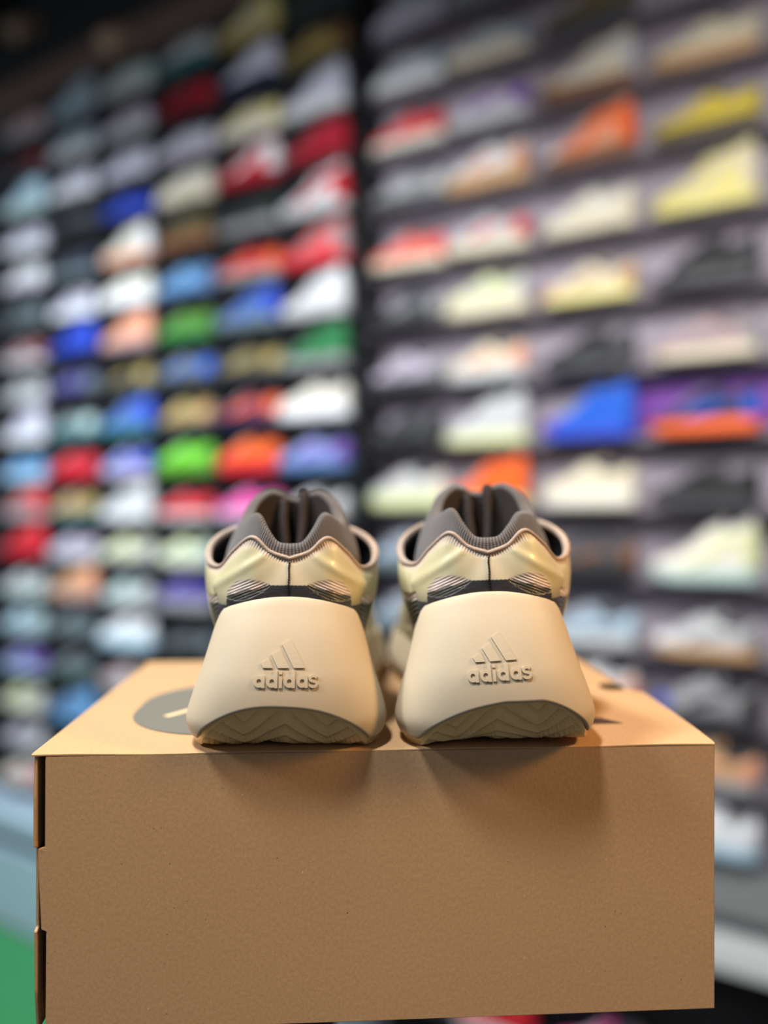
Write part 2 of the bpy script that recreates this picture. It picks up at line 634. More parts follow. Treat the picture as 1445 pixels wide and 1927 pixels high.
def proto(kind):
    if kind in PROTO:
        return PROTO[kind]
    sh = Shell(shape_rows(kind))
    parts = {}
    flare = {'runner': .006, 'court': .003, 'chunky': .010, 'foam': .008, 'high': .004}[kind]
    parts['sole'] = outline_sole(sh, [(-.004, 0), (flare * .8, .08), (flare, .3), (flare * .6, .62), (flare * .7, .85), (.001, 1.0)], zbot=toe_spring)
    vs, us = np.linspace(-1, 1, 49), np.linspace(0, 1, 9)
    parts['upper'] = grid_vf(sh.sheet(vs, us, 0.0))
    # lining: rolls over the collar edge and goes down inside
    vc = np.linspace(-.56, .56, 31)
    T = sh.ev(sh.T, vc)
    ctr = np.array([0, .075, 0])
    P = np.zeros((len(vc), 6, 3))
    out = sh.normal(vc, np.full_like(vc, 1.0))
    hor = T * np.array([1, 1, 0]) - ctr
    hor /= np.linalg.norm(hor, axis=1, keepdims=True) + 1e-9
    for j, (o, dz) in enumerate([(.0022, -.004), (.0028, .001), (.0005, .0042), (-.004, .002), (-.007, -.008), (-.010, -.042)]):
        P[:, j] = T + hor * o + np.array([0, 0, dz])
    v, f = grid_vf(P)
    # insole
    n0 = len(v)
    m = len(vc)
    for i in range(m // 2):
        a, c = i, m - 1 - i
        if c - 1 <= a:
            break
        f.append((a * 6 + 5, (a + 1) * 6 + 5, (c - 1) * 6 + 5, c * 6 + 5))
    parts['lining'] = (v, f)
    # tongue
    ps = np.linspace(.44, .97, 12)
    G = np.zeros((12, 7, 3))
    for i, p in enumerate(ps):
        a, b = sh.at(-p, .96), sh.at(p, .96)
        for j in range(7):
            t = j / 6
            q = a * (1 - t) + b * t
            q[2] += -.003 + .007 * math.sin(PI * t)
            if i == 0:
                q = q + np.array([0, -.012, .014 + .010 * math.sin(PI * t)])
            G[i, j] = q
    Gb = G - np.array([0, 0, .004])
    v, f = grid_vf(G)
    v2, f2 = grid_vf(Gb, base=len(v))
    k = len(v)
    edge = [(0, j) for j in range(7)]
    for j in range(6):
        f2.append((j, k + j, k + j + 1, j + 1))
    parts['tongue'] = (v + v2, f + f2)
    if kind != 'foam':
        parts['laces'] = lace_vf(sh, [.56, .62, .68, .74, .80, .86])
    parts['heel_counter'] = sh.patch(np.linspace(-.235, .235, 17), np.linspace(.02, .80, 8))
    tv = np.concatenate([np.linspace(.86, 1, 7)])
    a = sh.patch(np.linspace(.84, 1.0, 8), np.linspace(.02, .62, 6))
    b = sh.patch(np.linspace(-1.0, -.84, 8), np.linspace(.02, .62, 6))
    nb = len(a[0])
    parts['toe_cap'] = (a[0] + b[0], a[1] + [tuple(i + nb for i in q) for q in b[1]])

    def stripe(sg):
        n = 13
        t = np.linspace(0, 1, n)
        lo = .10 + .62 * t ** 1.6
        wid = .30 * np.sin(PI * np.clip(t * .86 + .14, 0, 1)) ** .8 * (1 - .55 * t) + .03
        V = .70 - .42 * t
        P = np.stack([sh.at(sg * V, np.clip(lo + wid * w, 0, .97)) + sh.normal(sg * V, np.clip(lo + wid * w, 0, .97)) * o
                      for w, o in ((0, 0), (0, .0018), (.5, .0022), (1, .0018), (1, 0))], 1)
        return grid_vf(P)
    a, b = stripe(-1), stripe(1)
    nb = len(a[0])
    parts['side_stripe'] = (a[0] + b[0], a[1] + [tuple(i + nb for i in q) for q in b[1]])
    if kind == 'high':
        parts['ankle_strap'] = sh.patch(np.linspace(-.50, .50, 25), np.linspace(.66, .86, 5), .003)
    meshes = {}
    for nme, (v, f) in parts.items():
        me = new_mesh('%s_%s' % (kind, nme), v, f)
        me.materials.append(None)
        meshes[nme] = me
    PROTO[kind] = meshes
    return meshes


CLR = {
    'wht': (232, 234, 238), 'lav': (204, 204, 222), 'crm': (222, 212, 186), 'ivo': (230, 226, 212), 'gry': (150, 150, 154),
    'lgy': (196, 198, 200), 'dgy': (66, 68, 72), 'blk': (26, 26, 29), 'red': (214, 42, 54), 'crs': (176, 26, 48),
    'dkr': (120, 18, 30), 'cor': (236, 78, 84), 'org': (248, 104, 30), 'lim': (112, 204, 52), 'gre': (84, 140, 46), 'grn': (44, 124, 72),
    'dgn': (34, 60, 42), 'blu': (36, 70, 196), 'sky': (112, 166, 216), 'stl': (88, 124, 172), 'nav': (26, 36, 74),
    'pur': (116, 66, 172), 'ind': (76, 64, 156), 'pnk': (236, 78, 168), 'pch': (232, 162, 130), 'tan': (200, 158, 112),
    'gld': (172, 152, 84), 'ylw': (214, 192, 72), 'pyl': (232, 222, 142), 'olv': (100, 90, 56), 'bur': (130, 48, 72),
    'min': (184, 208, 204), 'plm': (218, 224, 172), 'brn': (126, 82, 54), 'bgy': (150, 166, 182), 'lil': (190, 180, 200),
    'per': (142, 152, 214), 'tel': (52, 112, 118), 'pbl': (178, 208, 226), 'roy': (24, 92, 204), 'gpk': (176, 148, 150), 'sgr': (104, 118, 124), 'slm': (232, 112, 96),
}
WORD = {
    'wht': 'white', 'lav': 'lavender-white', 'crm': 'cream', 'ivo': 'ivory', 'gry': 'grey', 'lgy': 'light grey', 'dgy': 'dark grey',
    'blk': 'black', 'red': 'red', 'crs': 'crimson', 'dkr': 'dark red', 'cor': 'coral', 'org': 'orange', 'lim': 'lime green', 'gre': 'leaf green',
    'grn': 'green', 'dgn': 'dark green', 'blu': 'blue', 'sky': 'sky blue', 'stl': 'steel blue', 'nav': 'navy', 'pur': 'purple',
    'ind': 'indigo', 'pnk': 'magenta', 'pch': 'peach', 'tan': 'tan', 'gld': 'dull gold', 'ylw': 'yellow', 'pyl': 'pale yellow',
    'olv': 'olive', 'bur': 'burgundy', 'min': 'pale mint', 'plm': 'pale lime', 'brn': 'brown', 'bgy': 'blue-grey', 'lil': 'lilac',
    'per': 'periwinkle', 'tel': 'teal', 'pbl': 'pale blue', 'roy': 'bright blue', 'gpk': 'greyish pink', 'sgr': 'slate', 'slm': 'salmon',
}
KIND = {'r': 'runner', 'c': 'court', 'k': 'chunky', 'f': 'foam', 'h': 'high'}


def fabric(code, rough=0.65):
    return plain('shoe_' + WORD[code].replace(' ', '_').replace('-', '_'), CLR[code], rough, 0.35, 0.3, 180, 0.05)


def wall_shoe(spec, s, h, label, group, scl=(1, 1, 1.12)):
    """spec: kind:upper/sole/heel/toe  (colour codes)"""
    kind, cols = spec.split(':')
    cols = cols.split('/')
    upper = cols[0]
    sole = cols[1] if len(cols) > 1 else upper
    heel = cols[2] if len(cols) > 2 else upper
    toe = cols[3] if len(cols) > 3 else upper
    kind = KIND[kind]
    meshes = proto(kind)
    turn = random.uniform(-0.05, 0.10)
    rz = WANG + turn
    fwd = np.array([-math.sin(rz), math.cos(rz)])
    c = W0 + s * U - fwd * 0.142 * scl[1]
    dark = {'wht': 'lgy', 'lav': 'gry', 'ivo': 'lgy', 'blk': 'dgy'}.get(upper, 'dgy')
    use = {'sole': sole, 'upper': upper, 'lining': dark, 'tongue': upper, 'laces': 'wht' if upper not in ('blk', 'dgy') else 'dgy',
           'heel_counter': heel, 'toe_cap': toe, 'side_stripe': heel, 'ankle_strap': heel}
    o = root('display_shoe', (float(c[0]), float(c[1]), EYE + h + 0.0005), (0, 0, rz), label, 'shoe', group)
    o.scale = scl
    for nme, me in meshes.items():
        p = link(nme, me, None, o)
        p.material_slots[0].link = 'OBJECT'
        p.material_slots[0].material = fabric(use[nme], 0.5 if nme == 'sole' else 0.65)
    return o


# one string for each shelf, from the post outwards; '-' where no shoe shows
LEFT = [
    '- h:crm/gld/pyl r:lgy/tel r:min/lgy h:pbl/bgy/bgy c:gpk/gry',
    'r:gld/olv/brn h:lav/nav/lav/nav r:dkr/dkr/crs c:lil/lgy r:bgy/lgy c:blk/dgy/dkr',
    'h:lav/wht r:crm/ivo/pyl c:lav/lil r:lav/lav c:lav/wht h:pbl/min',
    'h:crs/dkr/crs/gpk h:red/crs/wht k:ivo/crm c:blu/nav r:dgy/blk c:lav/wht',
    'h:wht/lgy/red r:dgy/gry/dgn k:olv/brn h:crm/pch/wht r:dgy/sgr/nav c:wht/lil',
    'h:cor/red/gpk r:red/gry/org c:sky/stl/stl k:ivo/wht c:lav/wht c:sgr/dgy',
    'h:wht/lgy h:stl/sgr/blu c:gre/grn/gre/gre h:pch/gpk/pch h:blu/nav/blu r:gpk/lgy/dkr',
    'h:grn/gry/grn/gry c:olv/dgy/gld r:sgr/dgy/roy r:blk/dgy/gld r:ind/blk/sgr c:lgy/gry',
    'k:ivo/wht r:bur/nav/org r:gld/dgy/tan/dgy h:stl/tel/blu r:sgr/tel/min h:lav/wht',
    'r:per/stl/pur/sky k:org/red/org/slm k:lim/gre r:per/lil/blu r:red/crs/red c:sky/pbl',
    'c:lgy/gry r:pnk/lil/pnk c:red/lgy/red h:lgy/wht r:tan/tel/gld h:gpk/gry/red',
    '- - c:plm/lgy/min c:plm/gry/lgy c:lil/lgy h:red/crs',
    '- - k:ind/gry/ind c:min/lgy/lgy h:tan/gpk/pch c:lgy/min',
    '- - c:dgy/blk/sgr k:wht/pbl r:sgr/dgy r:pbl/bgy/min',
    '- - - c:gpk/lgy/lgy r:sgr/dgn c:per/pbl/pur/bgy',
    '- - - - h:stl/sky/sky r:plm/ivo/lgy',
    '- - - - - c:lil/gry/wht',
    '- - - - - r:ivo/lgy/cor',
]
RIGHT = [
    'c:lav/lil c:lav/gry - -',
    'c:lgy/wht/bgy c:lgy/crm/bgy c:olv/dgy -',
    'c:cor/ivo/red r:lil/lgy/pur h:crm/brn/lgy/tan c:crm/tan',
    'r:gry/dgy/lgy k:wht/tan/pch/min h:pch/brn/org/wht c:ylw/olv/ylw',
    'c:slm/crm/cor r:lgy/crm/red/lgy r:ivo/crm/crm h:pyl/pyl/crm',
    'r:dgy/blk/gry k:plm/crm/lgy c:crm/pyl/tan/pch r:blk/dgy/dgy/lil',
    'r:lil/dgy/gry r:crm/lgy/pch c:blk/dgy/dgy c:gpk/crm/gry',
    'r:dgy/blk/blk h:lgy/plm/lgy h:roy/blu/roy/pur r:nav/org/roy/dgy',
    'k:lgy/plm/ivo h:org/pyl/org k:crm/ivo/crm c:blk/dgy',
    'r:bgy/sgr/bgy - r:dgy/blk/brn/gre h:ivo/min/plm',
    'r:bgy/sgr - r:bgy/lgy/pbl c:lgy/tan/gry/wht',
    '- - r:wht/ivo/pch r:gry/dgy/blk/blu',
    '- - - r:tan/gry/pch',
    '- - - r:wht/pbl/wht/blu',
]
SHOE_KIND = {'r': 'running shoe', 'c': 'flat low sneaker', 'k': 'chunky sneaker', 'f': 'foam shoe', 'h': 'high-collared sneaker'}


def describe(spec):
    k, cols = spec.split(':')
    cols = cols.split('/')
    d = WORD[cols[0]]
    rest = [c for c in cols[2:3] if c != cols[0]]
    if rest:
        d += ' and ' + WORD[rest[0]]
    return d + ' ' + SHOE_KIND[k]


for rows, heights, cols, bay, grp in ((LEFT, LEFT_H, LEFT_S, 'black bay', 'shoes on the black bay'), (RIGHT, RIGHT_H, RIGHT_S, 'mauve bay', 'shoes on the mauve-grey bay')):
    for r, line in enumerate(rows):
        for c, spec in enumerate(line.split()):
            if spec == '-':
                continue
            wall_shoe(spec, cols[c], heights[r], '%s, %s from post, %s shelf of %s' % (describe(spec), ORD[c], ORD[r], bay), grp,
                      (1, 1.1, 1.14) if bay == 'black bay' else (1, 1.02, 1.2))

# shoes on the low shelf under the white rail
LOW_H = -1.625
shelf(0.034, 1.75, LOW_H, 'low charcoal steel shelf under the white rail of the mauve-grey bay', 'shelves of the mauve-grey bay', m_shelf, BACK + 0.034)
for s, spec, lab in ((0.50, 'h:red/wht/red', 'red high-collared sneaker on the low shelf under the white rail'),
                     (0.83, 'h:pnk/gry/ylw', 'magenta and yellow sneaker on the low shelf under the white rail'),
                     (1.14, 'h:lgy/gry/lgy', 'light grey sneaker on the low shelf under the white rail')):
    wall_shoe(spec, s, LOW_H, lab, 'shoes on the low shelf')

# ------------------------------------------------------------------ cardboard box
BOX_TOP = EYE - 0.1207
BOX_W, BOX_D, BOX_H = 0.3445, 0.246, 0.139
BOX_YAW = math.radians(3.3)
m_card = cardboard_material()
m_card_in = plain('raw_cardboard_edge', (120, 84, 56), 0.85, 0.1)
m_print = plain('grey_black_print', (106, 103, 95), 0.6, 0.3)
crate = root('shoe_box', (-0.171, 0.397, BOX_TOP - BOX_H), (0, 0, BOX_YAW), 'brown cardboard shoe box carrying the pair of cream shoes', 'box')
TH = 0.0022
ZT = BOX_H - 0.0011
# front panel: a tab in the middle of its short edge reaches over to the side panel
link('front_panel', prism_mesh('front_panel', [(0.0022, 0.0), (BOX_W, 0.0), (BOX_W, ZT), (0.0022, ZT), (0.0020, 0.0925), (-0.0016, 0.0915),
                                               (-0.0006, 0.0700), (0.0002, 0.0515), (0.0026, 0.0505)], 'y', 0.0, TH, 0.0004), m_card, crate)
link('back_panel', box_mesh('back_panel', 0, BOX_W, BOX_D - TH, BOX_D, 0.0, ZT, 0.0004), m_card, crate)
link('side_panel', prism_mesh('side_panel', [(0.0035, 0.0), (BOX_D - TH - .0002, 0.0), (BOX_D - TH - .0002, ZT), (0.0012, ZT), (-0.0004, 0.118), (-0.0008, 0.093), (0.0030, 0.0915), (0.0030, 0.052), (0.0004, 0.0505), (0.0010, 0.020)],
                              'x', -0.0034, -0.0018, 0.0003), m_card, crate)
link('side_panel', box_mesh('side_panel', BOX_W - TH, BOX_W, TH + .0002, BOX_D - TH - .0002, 0.0, ZT, 0.0004), m_card, crate)
link('bottom_panel', box_mesh('bottom_panel', 0.001, BOX_W - TH - .0002, TH + .0002, BOX_D - TH - .0002, 0.0, TH, 0.0004), m_card, crate)


def lid_mesh():
    """Top panel with a stepped short edge where a tuck tab goes in, slightly sagging front edge."""
    xs = np.linspace(-0.0045, BOX_W, 45)
    ys = np.concatenate([np.linspace(0.0, 0.004, 5), np.linspace(0.010, 0.114, 10), [0.117, 0.120, 0.123, 0.126], np.linspace(0.135, BOX_D, 9)])
    P = np.zeros((len(xs), len(ys), 3))
    for i, x in enumerate(xs):
        for j, y in enumerate(ys):
            w = (max(0.0, y) / 0.116) ** 0.7 if y < 0.117 else max(0.0, 1 - (y - 0.117) / 0.006)
            xe = x + 0.0075 * w * max(0.0, (x - 0.27) / (BOX_W - 0.27))
            z = 0.0 - 0.0005 * max(0.0, (0.003 - y) / 0.003) ** 2 + 0.00035 * math.sin(x * 61 + 1.0) * math.exp(-y / .03)
            P[i, j] = (xe, y, z)
    v, f = grid_vf(P)
    v2, f2 = grid_vf(P - np.array([0, 0, 0.0007]), base=len(v))
    n = len(v)
    ni, nj = len(xs), len(ys)
    ring = [(i, 0) for i in range(ni)] + [(ni - 1, j) for j in range(1, nj)] + [(i, nj - 1) for i in range(ni - 2, -1, -1)] + [(0, j) for j in range(nj - 2, 0, -1)]
    ff = []
    for a in range(len(ring)):
        p, q = ring[a], ring[(a + 1) % len(ring)]
        ff.append((p[0] * nj + p[1], q[0] * nj + q[1], n + q[0] * nj + q[1], n + p[0] * nj + p[1]))
    return new_mesh('lid', v + v2, f + f2 + ff, smooth=False)


lid = link('lid', lid_mesh(), m_card, crate, (0, 0, BOX_H))


def rounded(x0, x1, y0, y1, r, n=8):
    pts = []
    for cx, cy, a0 in ((x1 - r, y0 + r, -90), (x1 - r, y1 - r, 0), (x0 + r, y1 - r, 90), (x0 + r, y0 + r, 180)):
        for k in range(n + 1):
            a = math.radians(a0 + 90 * k / n)
            pts.append((cx + r * math.cos(a), cy + r * math.sin(a)))
    return pts


patch = link('print_patch', prism_mesh('print_patch', rounded(0.026, 0.150, 0.030, 0.158, 0.052, 10), 'z', 0.0001, 0.0004), m_print, lid)
m_cream = plain('cream_print', (222, 192, 150), 0.7, 0.2)
for q in ([(0.066, 0.070), (0.070, 0.068), (0.092, 0.098), (0.088, 0.100)], [(0.080, 0.070), (0.084, 0.068), (0.106, 0.098), (0.102, 0.100)], [(0.094, 0.070), (0.098, 0.068), (0.120, 0.098), (0.116, 0.100)]):
    link('print_stroke', prism_mesh('print_stroke', [(x - 0.021, y) for x, y in q], 'z', 0.00045, 0.0006), m_cream, lid)
link('print_bar', prism_mesh('print_bar', [(0.190, 0.040), (0.310, 0.040), (0.301, 0.052), (0.190, 0.052)], 'z', 0.0001, 0.0004), plain('brown_black_print', (70, 50, 42), 0.6, 0.3), lid)
link('tuck_slot', prism_mesh('tuck_slot', rounded(0.328, 0.3440, 0.1245, 0.1425, 0.0065, 5), 'z', 0.0001, 0.0005), plain('slot_shade_black', (14, 10, 8), 0.9, 0.05), lid)  # flat black patch on the lid, the slot's inner shade put into its colour

# pedestal that carries the box
ped = root('display_pedestal', (-0.055, 0.545, 0), (0, 0, 0), 'slim black pedestal under the cardboard shoe box', 'pedestal')
def disc(r0, z0, r1, z1, n=40):
    v = [(r * math.cos(2 * PI * k / n), r * math.sin(2 * PI * k / n), z) for r, z in ((r0, z0), (r1, z1)) for k in range(n)]
    f = [(k, (k + 1) % n, n + (k + 1) % n, n + k) for k in range(n)] + [tuple(range(n - 1, -1, -1)), tuple(range(n, 2 * n))]
    return v, f
ZB = BOX_TOP - BOX_H
for nme, args in (('foot_plate', (0.19, 0.0, 0.18, 0.012)), ('pole', (0.022, 0.0122, 0.022, ZB - 0.0142)), ('top_plate', (0.075, ZB - 0.014, 0.078, ZB - 0.0003))):
    link(nme, new_mesh(nme, *disc(*args), smooth=False), m_post, ped)

# ------------------------------------------------------------------ the pair of cream shoes
SE_N = 2.6          # roundness of the heel in plan
HEEL_L = 0.040      # how far the heel curve reaches forward
SHOE_L = 0.288
WZ = ([0, .0045, .0109, .015, .0247, .0399, .058, .064, .0755], [.0480, .0512, .0529, .0526, .0499, .0450, .0402, .0386, .0350])
YZ = ([0, .005, .0109, .018, .03, .04, .058, .0755], [.0085, .0030, .0006, 0.0, .0012, .0038, .0115, .0215])


def heel_w(z):
    return hermite(WZ[0], WZ[1], np.clip(z, 0, .0755))


def heel_y(z):
    return hermite(YZ[0], YZ[1], np.clip(z, 0, .0755))


def heel_surface(x, z):
    w = heel_w(z)
    r = np.clip(np.abs(x) / w, 0, 0.9999)
    return heel_y(z) + HEEL_L * (1 - (1 - r ** SE_N) ** (1 / SE_N))


N_HEEL, N_SIDE = 56, 60
PHI = np.linspace(0, PI / 2, N_HEEL)
QS = np.concatenate([np.linspace(0, .8, 36)[1:], np.linspace(.8, 1, 26)[1:] ** 1.0])
QS = 1 - (1 - QS) ** 1.0
SIDE_HW = ([0, .18, .36, .52, .66, .80, .90, 1.0], [1.0, .93, .875, .93, .985, .99, .93, .80])


def plan_point(k, z):
    """k-th outline sample (heel centre to toe centre) at height z."""
    w, yb = heel_w(z), heel_y(z)
    if k < N_HEEL:
        s, c = math.sin(PHI[k]), math.cos(PHI[k])
        return w * s ** (2 / SE_N), yb + HEEL_L * (1 - max(c, 0) ** (2 / SE_N))
    q = QS[k - N_HEEL]
    hw = hermite(*SIDE_HW, q) * w
    if q > .78:
        t = (q - .78) / .22
        hw *= max(0.0, 1 - t ** 2.4) ** 0.5
    ys = yb + HEEL_L
    return hw, ys * (1 - q) + q * SHOE_L


SKEW = [0.0]        # how far the heel bevel leans to one side


def bevel_z(y, x=0.0):
    return .0245 * max(0.0, 1 - max(0.0, y - SKEW[0] * x) / .0205) ** 1.35


def spring_z(y):
    return .014 * max(0.0, (y - .205) / .085) ** 2


ZTOP_X = ([0, .15, .3, .55, .78, .9, .97, 1.0], [.0757, .0756, .0751, .0734, .0707, .0684, .0655, .0575])
ZTOP_Q = ([0, .08, .2, .4, .65, .85, 1.0], [.0575, .049, .043, .036, .031, .031, .036])


def col_range(k, sg=1):
    x, y = plan_point(k, .012)
    zb = max(bevel_z(y, x * sg), .0045) + spring_z(y)
    zt = float(hermite(*ZTOP_X, math.sin(PHI[k]) ** (2 / SE_N))) if k < N_HEEL else float(hermite(*ZTOP_Q, QS[k - N_HEEL]))
    return zb, zt


def loop_columns(fn, nk):
    """Columns for the whole outline: mirrored half, heel centre once."""
    half = [fn(k, 1) for k in range(nk)]
    other = [fn(k, -1) for k in range(nk)]
    left = [[(-p[0], p[1], p[2]) for p in c] for c in other[:0:-1]]
    return np.array(left + half)


NK = N_HEEL + len(QS)


def midsole_mesh(name):
    NL = 44

    def col(k, sg):
        zb, zt = col_range(k, sg)
        pts = []
        # rolled lower lip
        x0, y0 = plan_point(k, zb)
        d = math.hypot(x0, y0 - .12)
        inx, iny = -x0 / d, -(y0 - .12) / d
        for o, dz in ((.0050, .0030), (.0036, .0004), (.0020, -.0007), (.0007, -.0005)):
            pts.append((max(0, x0 + inx * o) if x0 > 0 else 0, y0 + iny * o, zb + dz))
        for j in range(NL):
            z = zb + (zt - zb) * j / (NL - 1)
            x, y = plan_point(k, z)
            if j > NL - 4:                      # soften the top rim
                e = (j - (NL - 4)) / 3
                x, y = x + (-x * .012) * e * e, y + .0005 * e * e
            pts.append((x, y, z))
        xt, yt = plan_point(k, zt)
        d = math.hypot(xt, yt - .12)
        inx, iny = -xt / d, -(yt - .12) / d
        for o, dz in ((.0012, .0003), (.0030, -.0004), (.0050, -.006), (.0060, -.014)):
            pts.append((max(0, xt + inx * o) if xt > 0 else 0, yt + iny * o, zt + dz))
        return pts
    P = loop_columns(col, NK)
    v, f = grid_vf(P)
    L = P.shape[1]
    n = P.shape[0]
    for i in range(n // 2):                      # inner floor of the midsole
        a, c = i, n - 1 - i
        if c - 1 <= a + 1:
            f.append((a * L + L - 1, (a + 1) * L + L - 1, c * L + L - 1))
            break
        f.append((a * L + L - 1, (a + 1) * L + L - 1, (c - 1) * L + L - 1, c * L + L - 1))
    return new_mesh(name, v, f)


def zig(x, period):
    t = (x / period) % 1.0
    return abs(2 * t - 1)


def outsole_mesh(name):
    rows = []
    K = 96
    for k in range(0, NK - 1):
        ends = []
        for sg in (-1, 1):
            zb, _ = col_range(k, sg)
            x0, y0 = plan_point(k, zb)
            d = math.hypot(x0, y0 - .12)
            ends.append((sg * x0 * (1 - .0038 / d), y0 - (y0 - .12) / d * .0038,
                         max(0.0, zb + .0004 - .0049 * min(1.0, max(0.0, (.0245 - zb) / .0200)))))
        (xa, ya, za), (xb, yb, zb2) = ends
        row = []
        for j in range(K + 1):
            t = j / K
            x, y, z = xa + (xb - xa) * t, ya + (yb - ya) * t, za + (zb2 - za) * t
            ph = (y * 1.3 - zig(x + .021, .042) * .0150) / .0074
            rid = ph % 1.0
            groove = .0030 * max(0.0, min(1.0, (abs(rid - .5) - .20) / .08))
            edge = min(1.0, max(0.0, (min(x - xa, xb - x) - .0015) / .0015))
            edge *= min(1.0, max(0.0, (y - (heel_surface(0.0, .02) + .0052)) / .0012))
            row.append((x, y, z + groove * edge + .0012 * math.exp(-((x + .008) / .006) ** 2) * (1 if y < .05 else 0) * edge))
        rows.append(row)
    P = np.array(rows)
    v, f = grid_vf(P)
    nj = K + 1
    n = len(v)
    top = []
    for i in range(len(rows)):                  # side wall up into the midsole
        for j in (0, K):
            x, y, z = P[i, j]
            top.append((x * 1.01, y, z + .0050))
    v += top
    for i in range(len(rows) - 1):
        for s_, j in ((0, 0), (1, K)):
            f.append((i * nj + j, (i + 1) * nj + j, n + 2 * (i + 1) + s_, n + 2 * i + s_))
    return new_mesh(name, v, f)


UPPER_ROWS = [
    (0.00, (0, .0262, .066), (0, .0262, .085), (0, .0305, .0949)),
    (0.06, (.0130, .0270, .066), (.0135, .0268, .087), (.0105, .0318, .0985)),
    (0.12, (.0245, .0300, .065), (.0255, .0290, .089), (.0200, .0345, .1058)),
    (0.17, (.0315, .0355, .061), (.0340, .0340, .083), (.0300, .0425, .0985)),
    (0.22, (.0362, .0440, .055), (.0412, .0425, .077), (.0385, .0560, .0893)),
    (0.28, (.0380, .0580, .044), (.0480, .0575, .077), (.0468, .0715, .0902)),
    (0.34, (.0385, .0750, .038), (.0555, .0755, .080), (.0486, .0860, .0980)),
    (0.40, (.0385, .0950, .034), (.0575, .0940, .081), (.0430, .1000, .1050)),
    (0.47, (.0390, .1180, .031), (.0545, .1150, .080), (.0325, .1160, .1090)),
    (0.55, (.0410, .1450, .028), (.0540, .1400, .075), (.0245, .1380, .1060)),
    (0.65, (.0430, .1800, .026), (.0530, .1750, .062), (.0180, .1680, .0920)),
    (0.76, (.0430, .2150, .025), (.0510, .2100, .055), (.0130, .1940, .0770)),
    (0.86, (.0370, .2420, .026), (.0420, .2420, .054), (.0090, .2080, .0690)),
    (0.94, (.0240, .2620, .028), (.0270, .2650, .053), (.0050, .2140, .0660)),
    (1.00, (0, .2710, .030), (0, .2760, .053), (0, .2160, .0650)),
]

TPU = np.array(lin((188, 181, 144))[:3])
TPU_PALE = np.array(lin((204, 192, 166))[:3])
TPU_EDGE = np.array(lin((206, 188, 170))[:3])
BLACKP = np.array(lin((40, 40, 44))[:3])
RIB_PALE = np.array(lin((252, 240, 232))[:3])
RIB_GAP = np.array(lin((150, 128, 118))[:3])
RIB_DARK = np.array(lin((30, 31, 28))[:3])
RIB_DARK2 = np.array(lin((88, 90, 80))[:3])


def smooth(a, b, t):
    t = np.clip((t - a) / (b - a), 0, 1)
    return t * t * (3 - 2 * t)


